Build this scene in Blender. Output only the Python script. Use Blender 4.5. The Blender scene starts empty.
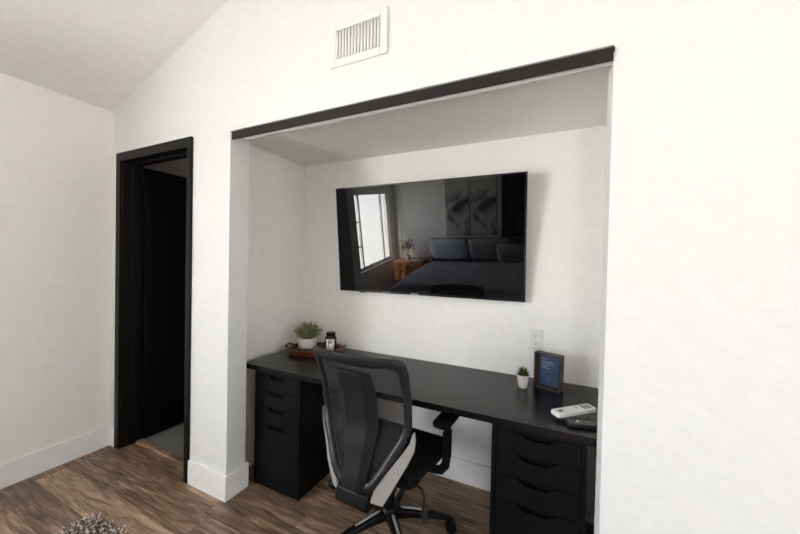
import bpy, bmesh, math, random
import numpy as np
from mathutils import Vector, Matrix

random.seed(7)
SC = bpy.context.scene
COL = SC.collection
PI = math.pi

# ------------------------------------------------------------------ camera
cam_d = bpy.data.cameras.new('camera')
cam = bpy.data.objects.new('camera', cam_d)
COL.objects.link(cam)
R_ = Vector((0.90396532, 0.42708249, 0.02114832))
U_ = Vector((-0.02557154, 0.00462348, 0.9996623))
F_ = Vector((-0.42684049, 0.90420085, -0.01510062))
rot = Matrix((R_, U_, -F_)).transposed()
cam.matrix_world = Matrix.Translation((0.0, -1.26163, 1.39933)) @ rot.to_4x4()
cam_d.sensor_fit = 'HORIZONTAL'
cam_d.sensor_width = 36.0
cam_d.lens = 324.654 / 800 * 36.0
cam_d.clip_start = 0.02
SC.camera = cam

# ------------------------------------------------------------------ world, sun, exposure
world = bpy.data.worlds.new('sky')
SC.world = world
world.use_nodes = True
bg = world.node_tree.nodes['Background']
bg.inputs[1].default_value = 14.0
# blue-white sky above, sunlit pale desert ground below the horizon
_nt = world.node_tree
_tc = _nt.nodes.new('ShaderNodeTexCoord')
_sp = _nt.nodes.new('ShaderNodeSeparateXYZ')
_rp = _nt.nodes.new('ShaderNodeValToRGB')
_rp.color_ramp.elements[0].position = 0.47
_rp.color_ramp.elements[0].color = (1.0, 0.985, 0.95, 1)
_rp.color_ramp.elements[1].position = 0.54
_rp.color_ramp.elements[1].color = (0.80, 0.84, 0.90, 1)
_mr = _nt.nodes.new('ShaderNodeMapRange')
_mr.inputs['From Min'].default_value = -1.0
_nt.links.new(_tc.outputs['Generated'], _sp.inputs[0])
_nt.links.new(_sp.outputs['Z'], _mr.inputs['Value'])
_nt.links.new(_mr.outputs[0], _rp.inputs['Fac'])
_nt.links.new(_rp.outputs['Color'], bg.inputs['Color'])
# the bright hazy side of the sky lies to the west, beyond the left window
_m2 = _nt.nodes.new('ShaderNodeMapRange')
_m2.inputs['From Min'].default_value = -0.9
_m2.inputs['From Max'].default_value = 0.3
_m2.inputs['To Min'].default_value = 22.0
_m2.inputs['To Max'].default_value = 8.0
_nt.links.new(_sp.outputs['X'], _m2.inputs['Value'])
_nt.links.new(_m2.outputs[0], bg.inputs['Strength'])

sun_d = bpy.data.lights.new('sun', 'SUN')
sun_d.energy = 18.0
sun_d.angle = math.radians(0.6)
sun_d.color = (1.0, 0.93, 0.82)
sun = bpy.data.objects.new('sun', sun_d)
COL.objects.link(sun)
sun.rotation_euler = Vector((-0.33, 0.80, 0.85)).to_track_quat('Z', 'Y').to_euler()


def portal(name, loc, direction, w, h):
    d = bpy.data.lights.new(name, 'AREA')
    d.shape = 'RECTANGLE'
    d.size = w
    d.size_y = h
    d.cycles.is_portal = True
    o = bpy.data.objects.new(name, d)
    COL.objects.link(o)
    o.location = loc
    o.rotation_euler = Vector(direction).to_track_quat('-Z', 'Z').to_euler()


portal('daylight_left', (-2.99, -2.585, 1.27), (1, 0, 0), 1.51, 1.34)
portal('daylight_back', (0.375, -3.60, 1.06), (0, 1, 0), 0.45, 2.0)
portal('fill_portal_right', (4.25, -1.35, 1.35), (-1, 0, 0), 1.7, 1.5)  # portal of the added right window, there for fill light

vs = SC.view_settings
vs.view_transform = 'Standard'
vs.look = 'None'
vs.gamma = 1.0
vs.use_curve_mapping = False
vs.exposure = 0.43


# ------------------------------------------------------------------ materials
def new_mat(name):
    m = bpy.data.materials.new(name)
    m.use_nodes = True
    nt = m.node_tree
    return m, nt, nt.nodes['Principled BSDF']


def mat(name, col, rough=0.5, metal=0.0, spec=0.5, noise=0.0, nscale=20.0, bump=0.0, bscale=60.0,
        stretch=(1, 1, 1), coat=0.0, coat_r=0.05, bdist=0.002):
    m, nt, b = new_mat(name)
    b.inputs['Base Color'].default_value = (*col, 1)
    b.inputs['Roughness'].default_value = rough
    b.inputs['Metallic'].default_value = metal
    b.inputs['Specular IOR Level'].default_value = spec
    b.inputs['Coat Weight'].default_value = coat
    b.inputs['Coat Roughness'].default_value = coat_r
    tc = nt.nodes.new('ShaderNodeTexCoord')
    mp = nt.nodes.new('ShaderNodeMapping')
    mp.inputs['Scale'].default_value = stretch
    nt.links.new(tc.outputs['Object'], mp.inputs['Vector'])
    n = nt.nodes.new('ShaderNodeTexNoise')
    n.inputs['Scale'].default_value = nscale
    n.inputs['Detail'].default_value = 4
    nt.links.new(mp.outputs['Vector'], n.inputs['Vector'])
    r = nt.nodes.new('ShaderNodeValToRGB')
    k = noise if noise > 0 else 0.02
    r.color_ramp.elements[0].position = 0.3
    r.color_ramp.elements[1].position = 0.7
    r.color_ramp.elements[0].color = (*[max(0, c * (1 - k)) for c in col], 1)
    r.color_ramp.elements[1].color = (*[min(1, c * (1 + k)) for c in col], 1)
    nt.links.new(n.outputs['Fac'], r.inputs['Fac'])
    nt.links.new(r.outputs['Color'], b.inputs['Base Color'])
    if bump > 0:
        n2 = nt.nodes.new('ShaderNodeTexNoise')
        n2.inputs['Scale'].default_value = bscale
        n2.inputs['Detail'].default_value = 5
        nt.links.new(mp.outputs['Vector'], n2.inputs['Vector'])
        bp = nt.nodes.new('ShaderNodeBump')
        bp.inputs['Strength'].default_value = bump
        bp.inputs['Distance'].default_value = bdist
        nt.links.new(n2.outputs['Fac'], bp.inputs['Height'])
        nt.links.new(bp.outputs['Normal'], b.inputs['Normal'])
    return m


M = {}
M['wall'] = mat('white_wall_paint', (0.925, 0.905, 0.875), 0.75, bump=0.35, bscale=28, bdist=0.004, spec=0.25)
M['wall_main'] = mat('white_wall_paint_dimmed', (0.785, 0.780, 0.772), 0.75, bump=0.45, bscale=26, bdist=0.005, spec=0.25)  # same white paint, darkened to offset the too strong light on this wall
M['wall_left'] = mat('left_wall_paint', (0.90, 0.87, 0.835), 0.75, bump=0.3, bscale=22, bdist=0.004, spec=0.25)
M['ceiling'] = mat('ceiling_paint', (0.90, 0.88, 0.855), 0.85, bump=0.2, bscale=30, spec=0.2)
M['trim'] = mat('white_trim_paint', (0.90, 0.885, 0.87), 0.38)
M['white_metal'] = mat('white_enamel', (0.80, 0.79, 0.77), 0.35)
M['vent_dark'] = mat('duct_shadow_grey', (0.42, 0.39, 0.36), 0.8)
M['black_trim'] = mat('black_door_paint', (0.005, 0.0042, 0.004), 0.45, spec=0.2)
M['black_door'] = mat('black_door_slab_paint', (0.0025, 0.0025, 0.0025), 0.55, spec=0.15)
M['black_beam'] = mat('black_steel_track', (0.014, 0.012, 0.012), 0.5, spec=0.25, bump=0.2, bscale=90)
M['hinge'] = mat('bronze_hinge', (0.012, 0.011, 0.010), 0.7, spec=0.1)
M['plastic_w'] = mat('white_plastic', (0.82, 0.81, 0.79), 0.35)
M['slot'] = mat('outlet_slot_dark', (0.03, 0.03, 0.03), 0.6)
M['hall_floor'] = mat('grey_hall_carpet', (0.20, 0.20, 0.20), 0.95, noise=0.2, nscale=200, bump=0.5, bscale=300)
M['desk'] = mat('black_brown_wood', (0.006, 0.005, 0.0048), 0.27, spec=0.32, noise=0.5, nscale=12, stretch=(1.2, 16, 16),
                bump=0.12, bscale=30, bdist=0.001)
M['cabinet'] = mat('black_brown_cabinet', (0.004, 0.0035, 0.0035), 0.5, spec=0.13, noise=0.4, nscale=10, stretch=(1.5, 20, 14))
M['cab_in'] = mat('cabinet_inside_black', (0.004, 0.004, 0.004), 0.8, spec=0.1)
M['tv_case'] = mat('tv_case_black', (0.008, 0.008, 0.009), 0.25)
M['tv_screen'] = mat('tv_screen_glass', (0.002, 0.002, 0.003), 0.16, spec=0.0, coat=1.0, coat_r=0.01)
M['logo'] = mat('silver_print', (0.6, 0.6, 0.6), 0.4, metal=0.3)
M['ch_black'] = mat('chair_black_plastic', (0.004, 0.004, 0.004), 0.42, spec=0.25)
M['ch_frame'] = mat('chair_frame_plastic', (0.011, 0.011, 0.014), 0.42)
M['ch_lumbar'] = mat('chair_lumbar_plastic', (0.012, 0.0105, 0.013), 0.55, spec=0.25)
M['ch_fabric'] = mat('chair_seat_fabric', (0.004, 0.004, 0.004), 0.95, bump=0.5, bscale=400, spec=0.15)
M['ch_silver'] = mat('chair_silver_paint', (0.50, 0.49, 0.48), 0.36, metal=0.35)
M['ch_steel'] = mat('chair_chrome', (0.6, 0.6, 0.6), 0.22, metal=1.0)
M['ceramic'] = mat('white_ceramic', (0.74, 0.71, 0.66), 0.4, noise=0.06, nscale=30)
M['ceramic2'] = mat('small_white_pot', (0.82, 0.80, 0.78), 0.3)
M['soil'] = mat('dark_soil', (0.03, 0.022, 0.015), 0.95, noise=0.5, nscale=120, bump=0.8, bscale=150)
M['leaf'] = mat('small_green_leaf', (0.22, 0.245, 0.085), 0.5, noise=0.6, nscale=45)
M['succ'] = mat('succulent_leaf', (0.055, 0.065, 0.018), 0.5, noise=0.6, nscale=60)
M['tray'] = mat('red_brown_wood', (0.10, 0.026, 0.014), 0.35, noise=0.5, nscale=9, stretch=(1, 1, 8))
M['tray_in'] = mat('dark_tray_wood', (0.035, 0.012, 0.008), 0.4, noise=0.4, nscale=12)
M['candle'] = mat('black_glass_jar', (0.003, 0.003, 0.004), 0.25, spec=0.25)
M['label'] = mat('paper_label', (0.74, 0.71, 0.69), 0.6)
M['ink'] = mat('grey_ink', (0.13, 0.12, 0.12), 0.7)
M['ink_l'] = mat('light_grey_ink', (0.42, 0.40, 0.39), 0.7)
M['frame_wood'] = mat('weathered_walnut', (0.060, 0.042, 0.032), 0.6, noise=0.5, nscale=14, stretch=(3, 3, 0.6), bump=0.2)
M['print'] = mat('navy_blue_print', (0.035, 0.075, 0.15), 0.5, noise=0.15, nscale=6)
M['print_txt'] = mat('pale_print_ink', (0.40, 0.46, 0.52), 0.6)
M['rem_w'] = mat('remote_white_plastic', (0.78, 0.78, 0.76), 0.35)
M['rem_b'] = mat('remote_black_plastic', (0.012, 0.012, 0.012), 0.4)
M['rem_lcd'] = mat('remote_display', (0.30, 0.33, 0.30), 0.25)
M['rem_key'] = mat('remote_grey_key', (0.16, 0.17, 0.19), 0.5)
M['rem_keyb'] = mat('remote_black_key', (0.14, 0.14, 0.13), 0.5)
M['rem_orange'] = mat('remote_orange_key', (0.75, 0.35, 0.18), 0.5)
M['curtain'] = mat('dark_curtain_cloth', (0.008, 0.007, 0.007), 0.95)
M['linen'] = mat('grey_bed_linen', (0.36, 0.38, 0.42), 0.9, noise=0.15, nscale=6, bump=0.4, bscale=14, bdist=0.02)
M['duvet'] = mat('dark_grey_duvet', (0.26, 0.27, 0.30), 0.95, noise=0.2, nscale=5, bump=0.5, bscale=10, bdist=0.03)
M['pill_l'] = mat('pale_blue_grey_pillow', (0.62, 0.68, 0.76), 0.9, bump=0.3, bscale=12, bdist=0.01)
M['pill_d'] = mat('charcoal_pillow', (0.30, 0.28, 0.29), 0.9, bump=0.3, bscale=12, bdist=0.01)
M['bed_base'] = mat('bed_base_cloth', (0.05, 0.05, 0.055), 0.9)
M['orange_wood'] = mat('orange_wood', (0.42, 0.17, 0.06), 0.4, noise=0.3, nscale=8, stretch=(1, 1, 8))
M['brown_wood'] = mat('brown_wood', (0.12, 0.06, 0.035), 0.5, noise=0.3, nscale=8, stretch=(1, 1, 6))


def glass_mat():
    m, nt, b = new_mat('window_glass')
    nt.nodes.remove(b)
    out = nt.nodes['Material Output']
    t = nt.nodes.new('ShaderNodeBsdfTransparent')
    t.inputs[0].default_value = (0.97, 0.98, 0.98, 1)
    g = nt.nodes.new('ShaderNodeBsdfGlossy')
    g.inputs['Roughness'].default_value = 0.02
    mx = nt.nodes.new('ShaderNodeMixShader')
    mx.inputs[0].default_value = 0.05
    nt.links.new(t.outputs[0], mx.inputs[1])
    nt.links.new(g.outputs[0], mx.inputs[2])
    nt.links.new(mx.outputs[0], out.inputs[0])
    return m


M['glass'] = glass_mat()


def mesh_fabric():
    m, nt, b = new_mat('chair_net_fabric')
    out = nt.nodes['Material Output']
    b.inputs['Base Color'].default_value = (0.008, 0.008, 0.010, 1)
    b.inputs['Roughness'].default_value = 0.7
    tc = nt.nodes.new('ShaderNodeTexCoord')
    w = nt.nodes.new('ShaderNodeTexWave')
    w.inputs['Scale'].default_value = 90
    w.bands_direction = 'Z'
    nt.links.new(tc.outputs['Object'], w.inputs['Vector'])
    mr = nt.nodes.new('ShaderNodeMapRange')
    mr.inputs['To Min'].default_value = 0.52
    mr.inputs['To Max'].default_value = 0.68
    nt.links.new(w.outputs['Fac'], mr.inputs['Value'])
    t = nt.nodes.new('ShaderNodeBsdfTransparent')
    mx = nt.nodes.new('ShaderNodeMixShader')
    nt.links.new(mr.outputs[0], mx.inputs[0])
    nt.links.new(t.outputs[0], mx.inputs[1])
    nt.links.new(b.outputs[0], mx.inputs[2])
    nt.links.new(mx.outputs[0], out.inputs[0])
    return m


M['net'] = mesh_fabric()


def floor_mat():
    m, nt, b = new_mat('brown_plank_floor')
    N = nt.nodes.new
    L = nt.links.new
    tc = N('ShaderNodeTexCoord')
    sep = N('ShaderNodeSeparateXYZ')
    L(tc.outputs['Object'], sep.inputs[0])

    def math_(op, a, bb=None):
        n = N('ShaderNodeMath')
        n.operation = op
        for i, v in enumerate((a, bb)):
            if v is None:
                continue
            if isinstance(v, (int, float)):
                n.inputs[i].default_value = v
            else:
                L(v, n.inputs[i])
        return n.outputs[0]
    PW, PL = 0.152, 1.22
    yy = math_('DIVIDE', math_('ADD', sep.outputs['Y'], 20.03), PW)
    row = math_('FLOOR', yy)
    fy = math_('FRACT', yy)
    wn = N('ShaderNodeTexWhiteNoise')
    wn.noise_dimensions = '1D'
    L(row, wn.inputs['W'])
    xx = math_('ADD', math_('DIVIDE', math_('ADD', sep.outputs['X'], 30.0), PL), math_('MULTIPLY', wn.outputs['Value'], 7.0))
    colm = math_('FLOOR', xx)
    fx = math_('FRACT', xx)
    comb = N('ShaderNodeCombineXYZ')
    L(row, comb.inputs[0])
    L(colm, comb.inputs[1])
    wn2 = N('ShaderNodeTexWhiteNoise')
    wn2.noise_dimensions = '3D'
    L(comb.outputs[0], wn2.inputs['Vector'])
    rnd = wn2.outputs['Value']
    # grain
    cv = N('ShaderNodeCombineXYZ')
    L(math_('ADD', math_('MULTIPLY', sep.outputs['X'], 1.6), math_('MULTIPLY', rnd, 40.0)), cv.inputs[0])
    L(math_('MULTIPLY', sep.outputs['Y'], 15.0), cv.inputs[1])
    L(math_('MULTIPLY', rnd, 9.0), cv.inputs[2])
    g1 = N('ShaderNodeTexNoise')
    g1.inputs['Scale'].default_value = 1.8
    g1.inputs['Detail'].default_value = 8
    g1.inputs['Roughness'].default_value = 0.65
    g1.inputs['Distortion'].default_value = 1.2
    L(cv.outputs[0], g1.inputs['Vector'])
    cv2 = N('ShaderNodeCombineXYZ')
    L(math_('MULTIPLY', sep.outputs['X'], 5.0), cv2.inputs[0])
    L(math_('MULTIPLY', sep.outputs['Y'], 110.0), cv2.inputs[1])
    g2 = N('ShaderNodeTexNoise')
    g2.inputs['Scale'].default_value = 1.5
    g2.inputs['Detail'].default_value = 3
    L(cv2.outputs[0], g2.inputs['Vector'])
    ramp = N('ShaderNodeValToRGB')
    e = ramp.color_ramp.elements
    e[0].position = 0.30
    e[0].color = (0.065, 0.042, 0.027, 1)
    e[1].position = 0.74
    e[1].color = (0.56, 0.41, 0.28, 1)
    x = e.new(0.48)
    x.color = (0.20, 0.13, 0.082, 1)
    x = e.new(0.60)
    x.color = (0.37, 0.25, 0.165, 1)
    v = math_('ADD', math_('MULTIPLY', g1.outputs['Fac'], 0.88), math_('MULTIPLY', rnd, 0.15))
    v = math_('ADD', v, math_('MULTIPLY', math_('SUBTRACT', g2.outputs['Fac'], 0.5), 0.36))
    L(v, ramp.inputs['Fac'])
    # seams
    s1 = math_('LESS_THAN', fy, 0.012)
    s2 = math_('LESS_THAN', fx, 0.0016)
    seam = math_('MAXIMUM', s1, s2)
    mix = N('ShaderNodeMix')
    mix.data_type = 'RGBA'
    L(math_('MULTIPLY', seam, 0.7), mix.inputs['Factor'])
    L(ramp.outputs['Color'], mix.inputs['A'])
    mix.inputs['B'].default_value = (0.02, 0.012, 0.008, 1)
    L(mix.outputs['Result'], b.inputs['Base Color'])
    b.inputs['Roughness'].default_value = 0.42
    b.inputs['Specular IOR Level'].default_value = 0.4
    bp = N('ShaderNodeBump')
    bp.inputs['Strength'].default_value = 0.15
    bp.inputs['Distance'].default_value = 0.002
    L(v, bp.inputs['Height'])
    L(bp.outputs['Normal'], b.inputs['Normal'])
    return m


M['floor'] = floor_mat()


def rug_mat():
    m, nt, b = new_mat('shaggy_rug_yarn')
    g = nt.nodes.new('ShaderNodeTexCoord')
    n = nt.nodes.new('ShaderNodeTexNoise')
    n.inputs['Scale'].default_value = 75
    n.inputs['Detail'].default_value = 2
    nt.links.new(g.outputs['Object'], n.inputs['Vector'])
    r = nt.nodes.new('ShaderNodeValToRGB')
    e = r.color_ramp.elements
    e[0].position = 0.40
    e[0].color = (0.07, 0.052, 0.044, 1)
    e[1].position = 0.60
    e[1].color = (0.92, 0.86, 0.80, 1)
    x = e.new(0.5)
    x.color = (0.38, 0.31, 0.27, 1)
    nt.links.new(n.outputs['Fac'], r.inputs['Fac'])
    nt.links.new(r.outputs['Color'], b.inputs['Base Color'])
    b.inputs['Roughness'].default_value = 0.9
    b.inputs['Specular IOR Level'].default_value = 0.1
    return m


M['rug'] = rug_mat()


def art_mat():
    m, nt, b = new_mat('abstract_art_canvas')
    g = nt.nodes.new('ShaderNodeTexCoord')
    n = nt.nodes.new('ShaderNodeTexNoise')
    n.inputs['Scale'].default_value = 2.3
    n.inputs['Detail'].default_value = 3
    n.inputs['Distortion'].default_value = 1.5
    nt.links.new(g.outputs['Object'], n.inputs['Vector'])
    r = nt.nodes.new('ShaderNodeValToRGB')
    e = r.color_ramp.elements
    e[0].position = 0.34
    e[0].color = (0.04, 0.045, 0.06, 1)
    e[1].position = 0.50
    e[1].color = (0.50, 0.47, 0.42, 1)
    nt.links.new(n.outputs['Fac'], r.inputs['Fac'])
    nt.links.new(r.outputs['Color'], b.inputs['Base Color'])
    b.inputs['Roughness'].default_value = 0.8
    return m


M['art'] = art_mat()


# ------------------------------------------------------------------ helpers
class MB:
    def __init__(self):
        self.v, self.f = [], []

    def add(self, vs_, fs):
        k = len(self.v)
        self.v.extend([tuple(p) for p in vs_])
        self.f.extend([tuple(i + k for i in q) for q in fs])
        return self

    def box(self, x0, x1, y0, y1, z0, z1):
        vs_ = [(x, y, z) for z in (z0, z1) for y in (y0, y1) for x in (x0, x1)]
        return self.add(vs_, [(0, 2, 3, 1), (4, 5, 7, 6), (0, 1, 5, 4), (2, 6, 7, 3), (0, 4, 6, 2), (1, 3, 7, 5)])

    def prism(self, pts, axis, a, b):
        """outline pts (2-D) extruded along axis from a to b"""
        n = len(pts)

        def mk(p, t):
            if axis == 'y':
                return (p[0], t, p[1])
            if axis == 'z':
                return (p[0], p[1], t)
            return (t, p[0], p[1])
        vs_ = [mk(p, a) for p in pts] + [mk(p, b) for p in pts]
        fs = [tuple(range(n)), tuple(range(2 * n - 1, n - 1, -1))]
        for i in range(n):
            j = (i + 1) % n
            fs.append((i, i + n, j + n, j))
        return self.add(vs_, fs)

    def tube(self, pts, rad, seg=12, cap=True, flat=None):
        """round tube through 3-D points; rad a number or list; flat=(sx, sy) squashes the section"""
        P = [Vector(p) for p in pts]
        n = len(P)
        rs = rad if isinstance(rad, (list, tuple)) else [rad] * n
        k = len(self.v)
        prev = None
        for i in range(n):
            t = (P[min(i + 1, n - 1)] - P[max(i - 1, 0)]).normalized()
            if prev is None:
                a = Vector((0, 0, 1)) if abs(t.z) < 0.9 else Vector((1, 0, 0))
                u = t.cross(a).normalized()
            else:
                u = (prev - t * prev.dot(t)).normalized()
            prev = u
            w = t.cross(u)
            fx, fy = flat if flat else (1, 1)
            for s in range(seg):
                an = 2 * PI * s / seg
                self.v.append(tuple(P[i] + u * math.cos(an) * rs[i] * fx + w * math.sin(an) * rs[i] * fy))
        for i in range(n - 1):
            for s in range(seg):
                s2 = (s + 1) % seg
                a = k + i * seg
                self.f.append((a + s, a + s2, a + seg + s2, a + seg + s))
        if cap:
            self.f.append(tuple(k + s for s in range(seg))[::-1])
            self.f.append(tuple(k + (n - 1) * seg + s for s in range(seg)))
        return self

    def lathe(self, prof, c=(0, 0, 0), seg=40, sx=1.0, sy=1.0):
        k = len(self.v)
        for (r, z) in prof:
            for s in range(seg):
                a = 2 * PI * s / seg
                self.v.append((c[0] + r * math.cos(a) * sx, c[1] + r * math.sin(a) * sy, c[2] + z))
        for i in range(len(prof) - 1):
            for s in range(seg):
                s2 = (s + 1) % seg
                a = k + i * seg
                self.f.append((a + s, a + s2, a + seg + s2, a + seg + s))
        self.f.append(tuple(k + s for s in range(seg))[::-1])
        self.f.append(tuple(k + (len(prof) - 1) * seg + s for s in range(seg)))
        return self

    def grid(self, rows, closed=False):
        k = len(self.v)
        n = len(rows[0])
        for r in rows:
            self.v.extend([tuple(p) for p in r])
        for i in range(len(rows) - 1):
            for j in range(n if closed else n - 1):
                j2 = (j + 1) % n
                self.f.append((k + i * n + j, k + i * n + j2, k + (i + 1) * n + j2, k + (i + 1) * n + j))
        return self

    def build(self, name, m, parent=None, bevel=0.0, bseg=2, smooth=30, subsurf=0, solid=0.0, recalc=True):
        me = bpy.data.meshes.new(name)
        me.from_pydata(self.v, [], self.f)
        if recalc:
            bm = bmesh.new()
            bm.from_mesh(me)
            bmesh.ops.recalc_face_normals(bm, faces=bm.faces)
            bm.to_mesh(me)
            bm.free()
        me.materials.append(M[m] if isinstance(m, str) else m)
        if smooth:
            me.polygons.foreach_set('use_smooth', [True] * len(me.polygons))
            me.set_sharp_from_angle(angle=math.radians(smooth))
        me.update()
        o = bpy.data.objects.new(name, me)
        COL.objects.link(o)
        if parent:
            o.parent = parent
        if solid:
            md = o.modifiers.new('solid', 'SOLIDIFY')
            md.thickness = solid
            md.offset = 0
        if subsurf:
            md = o.modifiers.new('sub', 'SUBSURF')
            md.levels = md.render_levels = subsurf
        if bevel:
            md = o.modifiers.new('bevel', 'BEVEL')
            md.width = bevel
            md.segments = bseg
            md.limit_method = 'ANGLE'
            md.angle_limit = math.radians(40)
            md.harden_normals = False
        return o


def tag(o, label, cat, group=None):
    o['label'] = label
    o['category'] = cat
    if group:
        o['group'] = group
    return o


def thing(name, label, cat, loc=(0, 0, 0), rz=0.0, group=None):
    o = bpy.data.objects.new(name, None)
    COL.objects.link(o)
    o.empty_display_size = 0.05
    o.location = loc
    o.rotation_euler = (0, 0, rz)
    return tag(o, label, cat, group)


def struct(mb, name, m, **k):
    o = mb.build(name, m, **k)
    if o.parent is None:
        o['kind'] = 'structure'
    return o


def rrect(x0, x1, y0, y1, r, n=6):
    pts = []
    for cx, cy, a0 in ((x1 - r, y1 - r, 0), (x0 + r, y1 - r, 90), (x0 + r, y0 + r, 180), (x1 - r, y0 + r, 270)):
        for i in range(n + 1):
            a = math.radians(a0 + 90 * i / n)
            pts.append((cx + r * math.cos(a), cy + r * math.sin(a)))
    return pts


def text_mesh(name, txt, size, m, parent, loc, rot, extrude=0.0003, align='CENTER'):
    cu = bpy.data.curves.new(name, 'FONT')
    cu.body = txt
    cu.size = size
    cu.extrude = extrude
    cu.align_x = align
    tmp = bpy.data.objects.new(name, cu)
    COL.objects.link(tmp)
    dg = bpy.context.evaluated_depsgraph_get()
    me = bpy.data.meshes.new_from_object(tmp.evaluated_get(dg))
    bpy.data.objects.remove(tmp)
    me.materials.clear()
    me.materials.append(M[m])
    o = bpy.data.objects.new(name, me)
    COL.objects.link(o)
    o.parent = parent
    o.location = loc
    o.rotation_euler = rot
    return o


# ------------------------------------------------------------------ room dimensions
XL, XRW, YB = -2.947, 4.20, -3.55        # left wall, right wall, bedroom back wall
ZC, SL, XRI = 2.456, 0.3375, 0.62         # eave height, roof slope, ridge x
XJ, XR, TW = -1.679, 0.1616, 0.128       # alcove opening and front wall thickness
AX0, AX1, AY, AZ = -1.834, 0.32, 0.7857, 2.155
DX0, DX1, DZ = -2.811, -2.056, 2.082      # doorway clear opening
ZR = ZC + SL * (XRI - XL)
ZE = ZR - SL * (XRW - XRI)
HEAD = 2.125

# floor
struct(MB().box(XL - 0.1, XRW + 0.1, YB - 0.1, 0.10, -0.10, 0.0).box(AX0 - 0.06, AX1 + 0.06, 0.10, AY + 0.05, -0.10, 0.0), 'floor', 'floor', smooth=0)
struct(MB().box(-3.46, AX0 - 0.062, 0.1005, 3.06, -0.10, -0.0005), 'floor_hallway', 'hall_floor', smooth=0)

# front wall with doorway and alcove opening
pts = [(XL - 0.1, 0), (DX0 - 0.02, 0), (DX0 - 0.02, DZ + 0.02), (DX1 + 0.02, DZ + 0.02), (DX1 + 0.02, 0), (XJ, 0), (XJ, HEAD), (XR, HEAD),
       (XR, 0), (XRW + 0.1, 0), (XRW + 0.1, ZE), (XRI, ZR + 0.03), (XL - 0.1, ZC)]
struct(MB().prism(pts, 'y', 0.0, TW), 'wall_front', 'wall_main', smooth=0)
# left wall with the window hole
WY0, WY1, WZ0, WZ1 = -3.34, -1.77, 0.59, 1.95
wl = MB()
wl.box(XL - 0.12, XL, YB - 0.1, WY0, 0, ZC + 0.05).box(XL - 0.12, XL, WY1, 0.0, 0, ZC + 0.05)
wl.box(XL - 0.12, XL, WY0, WY1, 0, WZ0).box(XL - 0.12, XL, WY0, WY1, WZ1, ZC + 0.05)
struct(wl, 'wall_left', 'wall_left', smooth=0)
# bedroom back wall with a full-height glazed door at right
BX0, BX1, BZ0, BZ1 = 0.15, 0.60, 0.06, 2.06
CY0, CY1, CZ0, CZ1 = -2.20, -0.50, 0.60, 2.10  # opening of the added fill window in the right wall
wb = MB()


def roofz(x):
    return ZC + SL * (x - XL) if x < XRI else ZR - SL * (x - XRI)


wb.prism([(XL - 0.1, 0), (BX0, 0), (BX0, roofz(BX0)), (XRI, ZR), (XL - 0.1, ZC)], 'y', YB - 0.12, YB)
wb.prism([(BX1, 0), (XRW + 0.1, 0), (XRW + 0.1, ZE), (BX1, roofz(BX1))], 'y', YB - 0.12, YB)
wb.prism([(BX0, 0), (BX1, 0), (BX1, BZ0), (BX0, BZ0)], 'y', YB - 0.12, YB)
wb.prism([(BX0, BZ1), (BX1, BZ1), (BX1, roofz(BX1)), (BX0, roofz(BX0))], 'y', YB - 0.12, YB)
struct(wb, 'wall_back', 'wall', smooth=0)
wr = MB()
wr.box(XRW, XRW + 0.12, YB - 0.1, CY0, 0, ZE + 0.05).box(XRW, XRW + 0.12, CY1, 0.0, 0, ZE + 0.05)
wr.box(XRW, XRW + 0.12, CY0, CY1, 0, CZ0).box(XRW, XRW + 0.12, CY0, CY1, CZ1, ZE + 0.05)
struct(wr, 'wall_right', 'wall', smooth=0)
# vaulted ceiling
ce = MB().prism([(XL - 0.12, roofz(XL) - SL * 0.12), (XRI, ZR), (XRW + 0.12, ZE - SL * 0.12), (XRW + 0.12, ZE + 0.1), (XRI, ZR + 0.15),
                 (XL - 0.12, ZC + 0.1)], 'y', YB - 0.12, 0.0)
struct(ce, 'ceiling', 'ceiling', smooth=0)

# alcove shell
struct(MB().box(AX0 - 0.06, AX0, TW, AY, 0, AZ), 'wall_alcove_left', 'wall', smooth=0)
struct(MB().box(AX0 - 0.06, AX1 + 0.06, AY, AY + 0.06, 0, AZ + 0.05), 'wall_alcove_back', 'wall', smooth=0)
struct(MB().box(AX1, AX1 + 0.06, TW, AY, 0, AZ), 'wall_alcove_right', 'wall', smooth=0)
struct(MB().box(AX0 - 0.06, AX1 + 0.06, TW, AY, AZ, AZ + 0.06), 'ceiling_alcove', 'wall', smooth=0)

# hallway beyond the doorway
hl = MB().box(-3.46, -3.40, TW, 3.0, 0, 2.45).box(-3.46, XL - 0.1, TW - 0.06, TW, -0.02, 2.5)
struct(hl, 'wall_hallway_left', 'wall', smooth=0)
struct(MB().box(AX0 - 0.13, AX0 - 0.07, TW, 3.0, 0, 2.45), 'wall_hallway_right', 'wall', smooth=0)
struct(MB().box(-3.46, AX0 - 0.07, 3.0, 3.06, 0, 2.45), 'wall_hallway_end', 'wall', smooth=0)
struct(MB().box(-3.46, AX0 - 0.07, TW, 3.06, 2.45, 2.5), 'ceiling_hallway', 'ceiling', smooth=0)

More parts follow.
